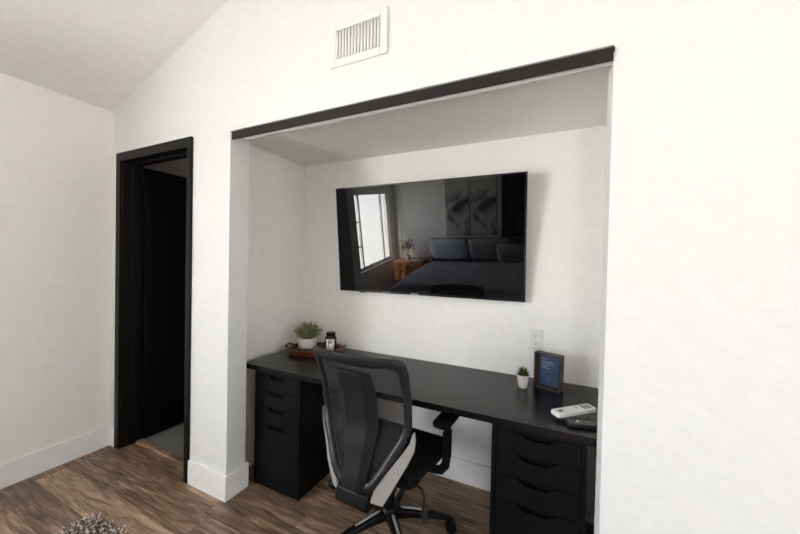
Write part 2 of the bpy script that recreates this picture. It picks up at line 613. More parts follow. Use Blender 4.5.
# baseboards
BH, BT = 0.147, 0.015
struct(MB().box(XL, XL + BT, YB, 0.0, 0, BH), 'baseboard_left', 'trim', bevel=0.002)
struct(MB().box(XL + BT, -2.873, -BT, 0.0, 0, BH), 'baseboard_corner', 'trim', bevel=0.002)
struct(MB().prism([(-2.010, 0.0), (-2.010, -BT), (XJ + BT, -BT), (XJ + BT, TW + BT), (XJ - 0.16, TW + BT), (XJ - 0.16, TW), (XJ, TW), (XJ, 0.0)],
                  'z', 0, BH), 'baseboard_pillar', 'trim', bevel=0.002)
struct(MB().box(XR, XRW, -BT, 0.0, 0, BH), 'baseboard_front', 'trim', bevel=0.002)
struct(MB().box(AX0, AX1, AY - BT, AY, 0, BH), 'baseboard_alcove_back', 'trim', bevel=0.002)
struct(MB().box(AX0, AX0 + BT, TW + BT, AY - BT, 0, BH), 'baseboard_alcove_left', 'trim', bevel=0.002)
struct(MB().box(XL + BT, BX0 - 0.01, YB, YB + BT, 0, BH).box(BX1 + 0.01, XRW, YB, YB + BT, 0, BH), 'baseboard_back', 'trim', bevel=0.002)
struct(MB().box(XRW - BT, XRW, YB + BT, -BT, 0, BH), 'baseboard_right', 'trim', bevel=0.002)

# doorway: black casing, jambs, stop, threshold, and the open slab
cas = MB()
cas.prism([(-2.871, 0), (-2.871, 2.139), (-2.012, 2.139), (-2.012, 0), (DX1 + 0.004, 0), (DX1 + 0.004, DZ - 0.004), (DX0 - 0.004, DZ - 0.004),
           (DX0 - 0.004, 0)], 'y', -0.016, 0.0)
struct(cas, 'trim_1', 'black_trim', bevel=0.003)
jm = MB().prism([(DX0 - 0.02, 0), (DX0 - 0.02, DZ + 0.02), (DX1 + 0.02, DZ + 0.02), (DX1 + 0.02, 0), (DX1, 0), (DX1, DZ), (DX0, DZ), (DX0, 0)], 'y',
                0.0, TW + 0.002)
jm.prism([(DX0, 0), (DX0, DZ), (DX1, DZ), (DX1, 0), (DX1 - 0.012, 0), (DX1 - 0.012, DZ - 0.012), (DX0 + 0.012, DZ - 0.012), (DX0 + 0.012, 0)],
         'y', 0.055, 0.092)
struct(jm, 'trim_2', 'black_trim', bevel=0.002)
dr = MB().box(-2.822, -2.787, 0.134, 0.872, 0.012, 2.066)
door = struct(dr, 'door_1', 'black_door', bevel=0.002)
for zz in (0.28, 1.05, 1.84):
    hg = MB().box(-2.818, -2.789, 0.1315, 0.1345, zz - 0.045, zz + 0.045).tube([(-2.785, 0.130, zz - 0.048), (-2.785, 0.130, zz + 0.048)], 0.006)
    hg.build('hinge', 'hinge', door)
hd = MB().tube([(-2.787, 0.80, 1.0), (-2.735, 0.80, 1.0)], 0.010).tube([(-2.737, 0.805, 1.0), (-2.737, 0.69, 1.0)], 0.009)
hd.lathe([(0.026, 0), (0.026, 0.006)], (0, 0, 0))
for i in range(len(hd.v) - 80, len(hd.v)):
    x, y, z = hd.v[i]
    hd.v[i] = (-2.787 + z, 0.80 + x, 1.0 + y)
hd.build('door_handle', 'hinge', door)
struct(MB().prism([(0.085, 0), (0.095, 0.008), (0.135, 0.008), (0.145, -0.0005)], 'x', DX0, DX1), 'trim_3', M['floor'], smooth=0)

# windows
def window(name, frame_mb, pane_mb, sill_mb):
    f = struct(frame_mb, name, 'trim', bevel=0.003)
    pane_mb.build('pane', 'glass', f)
    sill_mb.build('window_sill', 'trim', f, bevel=0.003)


fx0, fx1 = XL - 0.07, XL - 0.03
fr = MB()
yc1 = WY0 + 0.28
for a, b in ((WY0, WY0 + 0.04), (WY1 - 0.04, WY1), (yc1 - 0.02, yc1 + 0.02), (WY1 - 0.48, WY1 - 0.44)):
    fr.box(fx0, fx1, a, b, WZ0, WZ1)
for a, b in ((WZ0, WZ0 + 0.05), (WZ1 - 0.05, WZ1)):
    fr.box(fx0, fx1, WY0 + 0.05, WY1 - 0.05, a, b)
for z in (1.02, 1.45):
    fr.box(fx0 + 0.01, fx1 - 0.01, WY1 - 0.44, WY1 - 0.05, z - 0.012, z + 0.012)
window('window_1', fr, MB().box(XL - 0.052, XL - 0.048, WY0 + 0.05, WY1 - 0.05, WZ0 + 0.05, WZ1 - 0.05),
       MB().box(XL - 0.03, XL + 0.03, WY0 - 0.03, WY1 + 0.03, WZ0 - 0.025, WZ0))
fr = MB()
for a, b in ((BX0, BX0 + 0.05), (BX1 - 0.05, BX1)):
    fr.box(a, b, YB - 0.10, YB - 0.05, BZ0, BZ1)
for a, b in ((BZ0, BZ0 + 0.05), (BZ1 - 0.05, BZ1)):
    fr.box(BX0 + 0.05, BX1 - 0.05, YB - 0.10, YB - 0.05, a, b)
window('window_2', fr, MB().box(BX0 + 0.05, BX1 - 0.05, YB - 0.08, YB - 0.075, BZ0 + 0.05, BZ1 - 0.05),
       MB().box(BX0, BX1, YB - 0.10, YB + 0.02, BZ0 - 0.025, BZ0))

fr = MB()  # unseen window, added to fill the surfaces that face right
for a, b in ((CY0, CY0 + 0.05), (CY1 - 0.05, CY1), (-1.37, -1.33)):
    fr.box(XRW + 0.05, XRW + 0.10, a, b, CZ0, CZ1)
for a, b in ((CZ0, CZ0 + 0.05), (CZ1 - 0.05, CZ1)):
    fr.box(XRW + 0.05, XRW + 0.10, CY0 + 0.05, CY1 - 0.05, a, b)
window('fill_window_right', fr, MB().box(XRW + 0.073, XRW + 0.077, CY0 + 0.05, CY1 - 0.05, CZ0 + 0.05, CZ1 - 0.05),
       MB().box(XRW - 0.03, XRW + 0.05, CY0 - 0.03, CY1 + 0.03, CZ0 - 0.025, CZ0))

# ------------------------------------------------------------------ header track over the alcove
bt = thing('header_track', 'long black metal bar mounted above the alcove opening', 'track', (-0.75, 0, 2.0715))
hb = MB().prism([(-0.908, 0.0), (-0.908, 0.043), (0.913, 0.043), (0.913, 0.030), (0.909, 0.024), (0.909, 0.0)], 'y', -0.008, -0.0005)
hb.build('bar', 'black_beam', bt, bevel=0.001)
wt = thing('closet_track', 'slim white track under the alcove header, behind the black bar', 'track', (-0.722, 0.029, 2.0730))
MB().box(-0.878, 0.886, -0.004, 0.000, 0, 0.0410).box(-0.878, 0.886, 0.0, 0.045, 0.0370, 0.0410).box(-0.878, 0.886, 0.041, 0.045, 0.015, 0.0370).build(
    'rail', 'white_metal', wt, bevel=0.001)

# ------------------------------------------------------------------ air vent
vt = thing('wall_vent', 'white rectangular air vent with vertical louvres high on the wall', 'vent', (-0.83, 0, 2.3075))
w2, h_ = 0.153, 0.200
gx, gz0, gz1 = 0.119, 0.034, 0.168
MB().prism([(-w2, 0), (w2, 0), (w2, h_), (-w2, h_)], 'y', -0.0005, -0.0005)
fm = MB()
fm.box(-w2, -gx, -0.010, -0.0005, 0, h_).box(gx, w2, -0.010, -0.0005, 0, h_)
fm.box(-gx, gx, -0.010, -0.0005, 0, gz0).box(-gx, gx, -0.010, -0.0005, gz1, h_)
fm.build('frame', 'white_metal', vt, bevel=0.002)
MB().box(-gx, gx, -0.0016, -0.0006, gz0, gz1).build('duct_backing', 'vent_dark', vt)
for i in range(14):
    x = -gx + (i + 0.5) * 2 * gx / 14
    lv = MB()
    c, s = 0.0095 * math.cos(0.6), 0.0095 * math.sin(0.6)
    lv.add([(x - c, -0.0085, gz0), (x + c * 0.7, -0.0085 + s * 0.9, gz0), (x + c * 0.7, -0.0085 + s * 0.9, gz1), (x - c, -0.0085, gz1)], [(0, 1, 2, 3)])
    lv.build('louvre', 'white_metal', vt, solid=0.0012)

# ------------------------------------------------------------------ wall outlet
ot = thing('wall_outlet', 'white double power outlet plate on the alcove wall above the desk', 'outlet', (-0.082, AY, 0.968))
MB().prism(rrect(-0.038, 0.038, -0.0625, 0.0625, 0.005), 'y', -0.006, -0.0003).build('plate', 'plastic_w', ot, bevel=0.002)
for dz in (0.021, -0.021):
    so = MB().prism(rrect(-0.017, 0.017, dz - 0.0145, dz + 0.0145, 0.009), 'y', -0.0078, -0.0055).build('socket', 'plastic_w', ot, bevel=0.0008)
    MB().box(-0.008, -0.0055, -0.0081, -0.0077, dz - 0.001, dz + 0.008).box(0.0055, 0.008, -0.0081, -0.0077, dz - 0.001, dz + 0.008).prism(
        [(0.003 * math.cos(a * PI / 5), dz - 0.008 + 0.003 * math.sin(a * PI / 5)) for a in range(10)], 'y', -0.0081, -0.0077).build('slots', 'slot', so)
MB().lathe([(0.003, 0), (0.003, 0.0012)], (0, 0, 0), 12)
MB().prism([(0.003 * math.cos(a * PI / 6), 0.003 * math.sin(a * PI / 6)) for a in range(12)], 'y', -0.0072, -0.0058).build('screw', 'white_metal', ot)

# ------------------------------------------------------------------ television
TVW, TVH = 1.2853, 0.7401
tv = thing('television', 'large flat black television mounted on the alcove wall', 'television', (-0.7844, 0.70, 1.5491))
tv.rotation_euler = (0.1093, 0, 0.0108)
MB().box(-TVW / 2, TVW / 2, -0.003, 0.022, -TVH / 2, TVH / 2).build('bezel', 'tv_case', tv, bevel=0.002)
MB().box(-TVW / 2 + 0.009, TVW / 2 - 0.009, -0.0042, -0.0028, -TVH / 2 + 0.016, TVH / 2 - 0.009).build('screen', 'tv_screen', tv, smooth=0)
MB().prism([(0.022, -0.30), (0.022, 0.30), (0.035, 0.27), (0.036, 0.1), (0.042, 0.02), (0.042, -0.25)], 'x', -0.52, 0.52).build('back_cover', 'tv_case', tv, bevel=0.004)
MB().box(-0.14, 0.14, 0.042, 0.048, -0.15, 0.10).box(-0.03, 0.03, 0.048, 0.072, -0.08, 0.02).build('wall_bracket', 'ch_black', tv)
text_mesh('brand_mark', 'Hisense', 0.017, 'logo', tv, (-0.045, -0.0040, -TVH / 2 + 0.003), (PI / 2, 0, 0))
MB().box(-0.475, -0.435, -0.002, 0.012, -TVH / 2 - 0.006, -TVH / 2 + 0.001).build('sensor', 'tv_case', tv, bevel=0.001)
MB().box(-0.29, -0.225, -0.0046, -0.0030, -TVH / 2 + 0.004, -TVH / 2 + 0.011).build('status_strip', 'ink', tv)

# ------------------------------------------------------------------ desk
DXL, DXR, DF, DKZ, DT = -1.765, 0.235, 0.175, 0.740, 0.031
dk = thing('desk', 'long black-brown wooden desktop spanning the alcove', 'desk', (-0.765, DF, DKZ - DT))
MB().box(DXL + 0.765, DXR + 0.765, 0, AY - DF - 0.002, 0, DT).build('desktop', 'desk', dk, bevel=0.0015)


def drawer_unit(name, label, loc):
    W, D, H = 0.36, 0.578, DKZ - DT - 0.001
    t = thing(name, label, 'drawer unit', loc, 0, None)
    body = MB()
    body.box(0, 0.018, 0, D, 0, H).box(W - 0.018, W, 0, D, 0, H)
    body.box(0.018, W - 0.018, 0.0, D, H - 0.012, H).box(0.018, W - 0.018, 0.004, D, 0.0, 0.02).box(0.018, W - 0.018, D - 0.012, D, 0.02, H - 0.012)
    body.build('body', 'cabinet', t, bevel=0.001)
    MB().box(0.020, W - 0.020, 0.026, D - 0.02, 0.03, H - 0.014).build('drawer_box', 'cab_in', t, smooth=0)
    tops = [0.694, 0.597, 0.496, 0.388]
    bots = [0.600, 0.499, 0.391, 0.022]
    for zt, zb in zip(tops, bots):
        x0, x1, c = 0.020, W - 0.020, W / 2
        fr_ = MB().prism([(x0, zb), (x1, zb), (x1, zt), (c + 0.075, zt), (c + 0.045, zt - 0.024), (c - 0.045, zt - 0.024), (c - 0.075, zt), (x0, zt)], 'y',
                         0.0, 0.016)
        fr_.build('drawer', 'cabinet', t, bevel=0.0012)
    return t


drawer_unit('drawer_unit', 'tall black drawer unit under the left end of the desk, by the white pillar', (-1.662, 0.180, 0))
drawer_unit('drawer_unit', 'black drawer unit under the right end of the desk, below the remotes', (-0.2228, 0.180, 0))

# ------------------------------------------------------------------ office chair
CH = thing('office_chair', 'black mesh-back office chair with silver accents pulled up to the desk', 'chair', (-0.745, 0.250, 0), math.radians(-3.5))


def interp(tab, z):
    for (z0, v0), (z1, v1) in zip(tab, tab[1:]):
        if z0 <= z <= z1:
            t = (z - z0) / (z1 - z0)
            t = t * t * (3 - 2 * t) * 0.5 + t * 0.5
            return v0 + (v1 - v0) * t
    return tab[0][1] if z < tab[0][0] else tab[-1][1]


YT = [(0.34, -0.325), (0.45, -0.312), (0.58, -0.272), (0.70, -0.250), (0.82, -0.265), (0.92, -0.300), (1.02, -0.345)]
BOW = [(0.38, 0.012), (0.60, 0.04), (1.0, 0.055)]


def backy(x, z):
    return interp(YT, z) - interp(BOW, z) * (1 - min(1, abs(x) / 0.235) ** 2)


def smooth_loop(ctrl, n=12):
    out = []
    m = len(ctrl)
    for i in range(m):
        p0, p1, p2, p3 = [Vector(ctrl[(i + k) % m]) for k in (-1, 0, 1, 2)]
        for s in range(n):
            t = s / n
            out.append(0.5 * ((2 * p1) + (p2 - p0) * t + (2 * p0 - 5 * p1 + 4 * p2 - p3) * t * t + (3 * p1 - p0 - 3 * p2 + p3) * t ** 3))
    return out


def both(half):
    return half + [(-x, z) for x, z in reversed(half[1:-1])]


OUT = both([(0, 1.0), (0.10, 1.0), (0.19, 0.999), (0.222, 0.990), (0.233, 0.965), (0.231, 0.88), (0.226, 0.78), (0.222, 0.69), (0.205, 0.63), (0.155, 0.535),
            (0.105, 0.455), (0.078, 0.425), (0.045, 0.415), (0, 0.413)])
INN = both([(0, 0.952), (0.10, 0.953), (0.165, 0.956), (0.186, 0.948), (0.193, 0.925), (0.194, 0.86), (0.195, 0.77), (0.192, 0.70), (0.176, 0.652),
            (0.130, 0.565), (0.088, 0.492), (0.066, 0.468), (0.04, 0.462), (0, 0.461)])
SX, SZ0 = 1.04, 0.014
OUT = [(x * SX + 0.010, z + SZ0 * (z - 0.41) / 0.59) for x, z in OUT]
INN = [(x * SX + 0.010, z + SZ0 * (z - 0.41) / 0.59) for x, z in INN]
lo, li = smooth_loop(OUT, 5), smooth_loop(INN, 5)
rows = []
for (a, b) in zip(lo, li):
    r = []
    for t, off in ((0.0, 0.004), (0.0, -0.006), (0.12, -0.013), (0.5, -0.017), (0.88, -0.011), (1.0, -0.004), (1.0, 0.004), (0.85, 0.010), (0.15, 0.010)):
        p = a + (b - a) * t
        r.append((p.x, backy(p.x, p.y) + off, p.y))
    rows.append(r)
rows.append(rows[0])
fm = MB().grid(rows, closed=True)
fm.build('back_frame', 'ch_frame', CH, smooth=50)
# net
nm = MB()
rows = []
for k in range(8):
    t = k / 7
    rows.append([(p.x * (1 - t), backy(p.x * (1 - t), 0.70 + (p.y - 0.70) * (1 - t)), 0.70 + (p.y - 0.70) * (1 - t)) for p in
                 [a + (b - a) * 0.9 for a, b in zip(lo, li)]])
nm.grid(rows[:-1], closed=True)
nm.f.append(tuple(range(6 * len(lo), 7 * len(lo))))
nm.build('back_mesh', 'net', CH, smooth=60)
# lumbar spine panel behind the net
rows = []
for k in range(21):
    z = 0.425 + (0.940 - 0.425) * k / 20
    t = k / 20
    hw = 0.060 + 0.038 * min(1, t * 2.0) - (0.004 if k > 18 else 0) * (k - 18)
    cw = hw * 0.62
    yb = backy(0, z)
    d = 0.028
    rows.append([(xx + 0.010, yy_, z) for xx, yy_ in ((-hw, yb), (-hw, yb - 0.010), (-cw, yb - d), (-cw + 0.006, yb - d - 0.004), (cw - 0.006, yb - d - 0.004),
                                                      (cw, yb - d), (hw, yb - 0.010), (hw, yb))])
lm = MB().grid(rows, closed=True)
lm.f.append(tuple(range(8)))
lm.f.append(tuple(range(len(lm.v) - 8, len(lm.v))))
lm.build('lumbar_panel', 'ch_lumbar', CH, bevel=0.002, smooth=25)
# silver support arms, hugging the tapering lower sides
for s in (-1, 1):
    cl = [(0.246, 0.690), (0.243, 0.650), (0.226, 0.605), (0.192, 0.545), (0.157, 0.485), (0.125, 0.428), (0.108, 0.382)]
    wd = [0.002, 0.008, 0.017, 0.023, 0.027, 0.030, 0.024]
    rows = []
    for i, ((x, z), w) in enumerate(zip(cl, wd)):
        a = Vector(cl[max(0, i - 1)])
        b = Vector(cl[min(len(cl) - 1, i + 1)])
        t = (b - a).normalized()
        nrm = Vector((-t.y, t.x))
        ce_ = Vector((x, z))
        pi_, po = ce_ - nrm * w * 0.9, ce_ + nrm * w * 1.1
        yy = interp(YT, z) - 0.004
        dep = 0.012 + 0.022 * min(1, i / 3)
        yo = yy + 0.014 * min(1, i / 2)
        rows.append([(s * pi_.x + 0.01, yy - 0.012, pi_.y), (s * ce_.x + 0.01, yy - 0.006 + (yo - yy) * 0.35, ce_.y), (s * po.x + 0.01, yo, po.y),
                     (s * po.x + 0.01 - s * 0.004, yo + dep, po.y), (s * pi_.x + 0.01, yy + dep, pi_.y)])
    am = MB().grid(rows, closed=True)
    am.f.append(tuple(range(5)))
    am.f.append(tuple(range(len(am.v) - 5, len(am.v))))
    o = am.build('support_arm', 'ch_silver', CH, bevel=0.004, bseg=3, smooth=40)
    o['label'] = 'silver plastic support arm at the lower side of the backrest'
# back bracket down to the mechanism
bk = MB().prism([(-0.35, 0.350), (-0.335, 0.405), (-0.285, 0.410), (-0.19, 0.385), (0.02, 0.385), (0.10, 0.37), (0.10, 0.335), (-0.20, 0.325), (-0.33, 0.330)], 'x',
                -0.085, 0.085)
bk.box(-0.100, 0.100, -0.325, -0.27, 0.372, 0.410)
bk.build('mechanism', 'ch_black', CH, bevel=0.008)
# tension knob / paddle on the left
kn = MB().tube([(-0.08, -0.25, 0.365), (-0.130, -0.265, 0.365)], 0.008).box(-0.150, -0.110, -0.315, -0.235, 0.352, 0.382)
kn.build('tilt_paddle', 'ch_black', CH, bevel=0.006)
# seat
sm_ = MB()
rows = []
NX, NY = 16, 18
top, bot = [], []
for j in range(NY + 1):
    v = j / NY
    y = -0.235 + 0.465 * v
    rt, rb = [], []
    for i in range(NX + 1):
        u = -1 + 2 * i / NX
        hw = 0.270 * (1 - 0.16 * (1 - v) ** 3 - 0.10 * max(0, v - 0.75) * 4 * max(0, v - 0.75) * 4 * 0.6)
        x = u * hw
        e = max(abs(u) ** 6, abs(2 * v - 1) ** 8)
        z = 0.478 + 0.010 * u * u - 0.016 * e - 0.030 * max(0, (v - 0.7) / 0.3) ** 2 + 0.006 * math.cos(v * PI * 1.5)
        yy2 = y - 0.03 * (abs(u) ** 3) * (1 if v > 0.9 else 0)
        rt.append((x, yy2, z))
        rb.append((x * 0.985, yy2, z - 0.062 + 0.020 * e))
    top.append(rt)
    bot.append(rb)
sm_.grid(top)
k0 = len(sm_.v)
sm_.grid(bot)
n1 = NX + 1
per = [(0, i) for i in range(n1)] + [(j, NX) for j in range(1, NY + 1)] + [(NY, i) for i in range(NX - 1, -1, -1)] + [(j, 0) for j in range(NY - 1, 0, -1)]
for q in range(len(per)):
    a, b = per[q], per[(q + 1) % len(per)]
    ia, ib = a[0] * n1 + a[1], b[0] * n1 + b[1]
    sm_.f.append((ia, ib, k0 + ib, k0 + ia))
sm_.build('seat_cushion', 'ch_fabric', CH, bevel=0.010, bseg=3, smooth=60)
MB().prism(rrect(-0.225, 0.225, -0.20, 0.20, 0.06), 'z', 0.385, 0.425).build('seat_pan', 'ch_black', CH, bevel=0.010)
# armrests
for s in (-1, 1):
    X = 0.308 * s
    am = MB().tube([(s * 0.15, 0.0, 0.400), (s * 0.235, 0.0, 0.394), (s * 0.280, 0.0, 0.402), (s * 0.303, 0.0, 0.432), (s * 0.309, 0.0, 0.49)],
                   [0.020, 0.019, 0.018, 0.017, 0.017], 14, flat=(0.6, 1.25))
    am.box(X - 0.013, X + 0.015, -0.028, 0.028, 0.465, 0.60)
    am.box(X - 0.010, X + 0.010, -0.022, 0.022, 0.60, 0.652)
    ar = am.build('armrest', 'ch_black', CH, bevel=0.006)
    MB().prism(rrect(X - 0.042, X + 0.042, -0.105, 0.145, 0.030), 'z', 0.651, 0.674).build('arm_pad', 'ch_fabric', ar, bevel=0.008, bseg=3)
# height lever on the right
lv = MB().tube([(0.07, -0.09, 0.378), (0.19, -0.115, 0.378), (0.242, -0.13, 0.370), (0.256, -0.135, 0.345), (0.258, -0.137, 0.322)], 0.0045, 10).build(
    'height_lever', 'ch_black', CH)
MB().tube([(0.258, -0.137, 0.327), (0.259, -0.138, 0.307), (0.261, -0.140, 0.265), (0.262, -0.141, 0.235)], [0.006, 0.012, 0.016, 0.011], 12,
          flat=(0.55, 1)).build('lever_paddle', 'ch_frame', lv)
# gas lift and base
MB().tube([(0, 0, 0.10), (0, 0, 0.30)], 0.027, 20).tube([(0, 0, 0.30), (0, 0, 0.345)], 0.016, 16).build('gas_lift', 'ch_black', CH)
MB().lathe([(0.036, 0.062), (0.050, 0.072), (0.052, 0.110), (0.040, 0.128), (0.030, 0.132)], (0, 0, 0), 30).build('base_hub', 'ch_black', CH)
BA = 27.5
for k in range(5):
    a = math.radians(BA + 72 * k)
    dx, dy = math.cos(a), math.sin(a)
    px, py = -dy, dx

    def P(r, t, z):
        return (dx * r + px * t, dy * r + py * t, z)
    rows = []
    for r, w, z0, z1 in ((0.035, 0.026, 0.070, 0.118), (0.12, 0.022, 0.074, 0.114), (0.22, 0.019, 0.072, 0.100), (0.295, 0.017, 0.064, 0.086), (0.325, 0.010, 0.062, 0.080)):
        rows.append([P(r, -w, z0), P(r, w, z0), P(r, w, z1 - 0.006), P(r, w * 0.5, z1), P(r, -w * 0.5, z1), P(r, -w, z1 - 0.006)])
    lg = MB().grid(rows, closed=True)
    lg.f.append(tuple(range(6)))
    lg.f.append(tuple(range(len(lg.v) - 6, len(lg.v))))
    leg = lg.build('leg', 'ch_black', CH, bevel=0.003)
    st = MB()
    rows = []
    for r, w, z in ((0.060, 0.004, 0.1175), (0.075, 0.0075, 0.1165), (0.12, 0.008, 0.1150), (0.17, 0.0065, 0.1085), (0.20, 0.003, 0.1042)):
        rows.append([P(r, -w, z - 0.002), P(r, w, z - 0.002), P(r, w * 0.8, z + 0.0015), P(r, -w * 0.8, z + 0.0015)])
    st.grid(rows, closed=True)
    st.f.append((0, 1, 2, 3))
    st.f.append(tuple(range(len(st.v) - 4, len(st.v))))
    so = st.build('silver_strip', 'ch_silver', leg)
    so['label'] = 'silver strip inlaid on the leg'
    cs = MB().tube([P(0.305, 0, 0.045), P(0.305, 0, 0.070)], 0.008, 10)
    for s in (-1, 1):
        cs.tube([P(0.322, s * 0.008, 0.027), P(0.322, s * 0.024, 0.027)], [0.027, 0.026], 22)
    cs.tube([P(0.322, -0.026, 0.027), P(0.322, 0.026, 0.027)], 0.008, 12)
    rows = []
    for i in range(9):
        b_ = math.radians(-10 + 200 * i / 8)
        rr = 0.030
        rows.append([P(0.322 + math.cos(b_) * rr * -1, -0.020, 0.027 + math.sin(b_) * rr), P(0.322 + math.cos(b_) * rr * -1, 0.020, 0.027 + math.sin(b_) * rr)])
    cs.grid(rows)
    cs.build('caster', 'ch_black', CH, smooth=40)

# ------------------------------------------------------------------ tray with plant and candle
TR = math.radians(20)
tr = thing('serving_tray', 'red-brown wooden tray with end handles at the left of the desk', 'tray', (-1.535, 0.595, DKZ), TR)
base = rrect(-0.185, 0.185, -0.135, 0.135, 0.11, 10)
inner = rrect(-0.173, 0.173, -0.123, 0.123, 0.10, 10)
low = rrect(-0.172, 0.172, -0.122, 0.122, 0.10, 10)
rows = [[(x, y, 0.0) for x, y in low], [(x, y, 0.036) for x, y in base], [(x, y, 0.036) for x, y in inner], [(x, y, 0.012) for x, y in rrect(-0.163, 0.163, -0.113, 0.113, 0.09, 10)]]
tm = MB().grid([rows[0], rows[1], rows[2], rows[3]], closed=True)
n0 = len(rows[0])
tm.f.append(tuple(range(n0)))
tm.f.append(tuple(range(3 * n0, 4 * n0)))
tm.build('tray_body', 'tray', tr, smooth=35)
MB().prism(rrect(-0.1625, 0.1625, -0.1125, 0.1125, 0.09, 10), 'z', 0.0122, 0.0132).build('tray_bottom', 'tray_in', tr, smooth=0)
for s in (-1, 1):
    MB().tube([(s * 0.176, -0.045, 0.028), (s * 0.205, -0.043, 0.040), (s * 0.212, -0.030, 0.044), (s * 0.212, 0.030, 0.044), (s * 0.205, 0.043, 0.040),
               (s * 0.176, 0.045, 0.028)], 0.0075, 10).build('handle', 'tray', tr, smooth=60)

PT = Vector((-1.628, 0.612, DKZ + 0.0135))
pp = thing('potted_plant', 'bushy green plant in a white ceramic pot on the wooden tray', 'plant', PT)
MB().lathe([(0.050, 0.0), (0.060, 0.006), (0.065, 0.03), (0.065, 0.074), (0.063, 0.077), (0.059, 0.074), (0.058, 0.066)], seg=40).build('pot', 'ceramic', pp, smooth=50)
MB().lathe([(0.0575, 0.058), (0.0575, 0.066), (0.02, 0.070)], seg=24).build('soil', 'soil', pp)
fo = MB()
rng = random.Random(3)
for i in range(170):
    th = rng.uniform(0, 2 * PI)
    ph = math.acos(rng.uniform(-0.60, 1.0))
    L_ = rng.uniform(0.070, 0.104)
    d = Vector((math.sin(ph) * math.cos(th), math.sin(ph) * math.sin(th), math.cos(ph)))
    base_p = Vector((d.x * 0.02, d.y * 0.02, 0.07))
    tip = Vector((0, 0, 0.118)) + Vector((d.x * L_ * 1.05, d.y * L_ * 1.05, d.z * L_ * 0.84))
    mid = (base_p + tip) / 2 + Vector((0, 0, 0.022))
    fo.tube([base_p, mid, tip], 0.0009, 4, cap=False)
    for q in range(11):
        t = 0.35 + 0.65 * q / 10
        c = base_p * (1 - t) ** 2 + mid * 2 * t * (1 - t) + tip * t * t
        dr_ = Vector((rng.gauss(0, 1), rng.gauss(0, 1), rng.gauss(0.3, 1))).normalized()
        sd = dr_.cross(Vector((rng.gauss(0, 1), rng.gauss(0, 1), rng.gauss(0, 1)))).normalized()
        up = dr_.cross(sd)
        ll, ww = rng.uniform(0.009, 0.015), rng.uniform(0.003, 0.0048)
        fo.add([c, c + dr_ * ll * 0.5 + sd * ww + up * 0.001, c + dr_ * ll, c + dr_ * ll * 0.5 - sd * ww + up * 0.001], [(0, 1, 2, 3)])
fo.build('foliage', 'leaf', pp, smooth=0, recalc=False)

CD = Vector((-1.437, 0.640, DKZ + 0.0135))
cj = thing('candle_jar', 'small black jar with a white paper label on the wooden tray', 'jar', CD, math.radians(30))
MB().lathe([(0.036, 0), (0.040, 0.004), (0.040, 0.088), (0.036, 0.100), (0.031, 0.106), (0.031, 0.110)], seg=36).build('jar', 'candle', cj, smooth=50)
MB().lathe([(0.0325, 0.1085), (0.0335, 0.111), (0.0335, 0.128), (0.032, 0.131)], seg=36).build('lid', 'candle', cj, smooth=50)


def curved_patch(r, a0, a1, z0, z1, n=12):
    rows_ = [[(r * math.sin(a0 + (a1 - a0) * i / n), -r * math.cos(a0 + (a1 - a0) * i / n), z) for i in range(n + 1)] for z in (z0, z1)]
    return rows_


lb = MB().grid(curved_patch(0.0405, -0.80, 0.80, 0.006, 0.088)).build('label', 'label', cj, solid=0.0006, smooth=60)
ik = MB()
for (a0, a1, z0, z1) in ((-0.30, -0.18, 0.056, 0.078), (-0.08, 0.03, 0.056, 0.078), (0.11, 0.24, 0.056, 0.078), (-0.30, 0.24, 0.064, 0.0675), (-0.30, 0.24, 0.0745, 0.078)):
    ik.grid(curved_patch(0.0411, a0, a1, z0, z1, 3))
ik.build('emblem', 'ink', lb, smooth=0)
il = MB()
for z, hw in ((0.046, 0.45), (0.040, 0.28), (0.028, 0.34), (0.022, 0.42)):
    il.grid(curved_patch(0.0411, -hw, hw, z, z + 0.0022, 6))
il.build('lettering', 'ink_l', lb, smooth=0)

# ------------------------------------------------------------------ succulent
sc = thing('potted_succulent', 'tiny dark green succulent in a tapered white pot beside the picture frame', 'plant', (-0.133, 0.600, DKZ))
MB().lathe([(0.0215, 0), (0.023, 0.002), (0.0315, 0.062), (0.0315, 0.068), (0.029, 0.068), (0.028, 0.060)], seg=36).build('pot', 'ceramic2', sc, smooth=50)
MB().lathe([(0.0279, 0.052), (0.0281, 0.060), (0.01, 0.062)], seg=20).build('soil', 'soil', sc)
su = MB()
for ring, (n, el, L_, w) in enumerate(((8, 0.12, 0.034, 0.0075), (7, 0.5, 0.034, 0.0075), (6, 0.9, 0.033, 0.007), (4, 1.25, 0.034, 0.006))):
    for i in range(n):
        th = 2 * PI * (i + ring * 0.37) / n
        d = Vector((math.cos(th) * math.cos(el), math.sin(th) * math.cos(el), math.sin(el)))
        o0 = Vector((math.cos(th) * 0.004, math.sin(th) * 0.004, 0.064 + ring * 0.004))
        sd = Vector((-math.sin(th), math.cos(th), 0))
        pts3 = [o0, o0 + d * L_ * 0.35, o0 + d * L_ * 0.65 + Vector((0, 0, 0.002)), o0 + d * L_ + Vector((0, 0, 0.005))]
        su.tube(pts3, [w * 0.7, w, w * 0.8, 0.0006], 8, flat=(1, 0.55))
su.build('leaves', 'succ', sc, smooth=50)

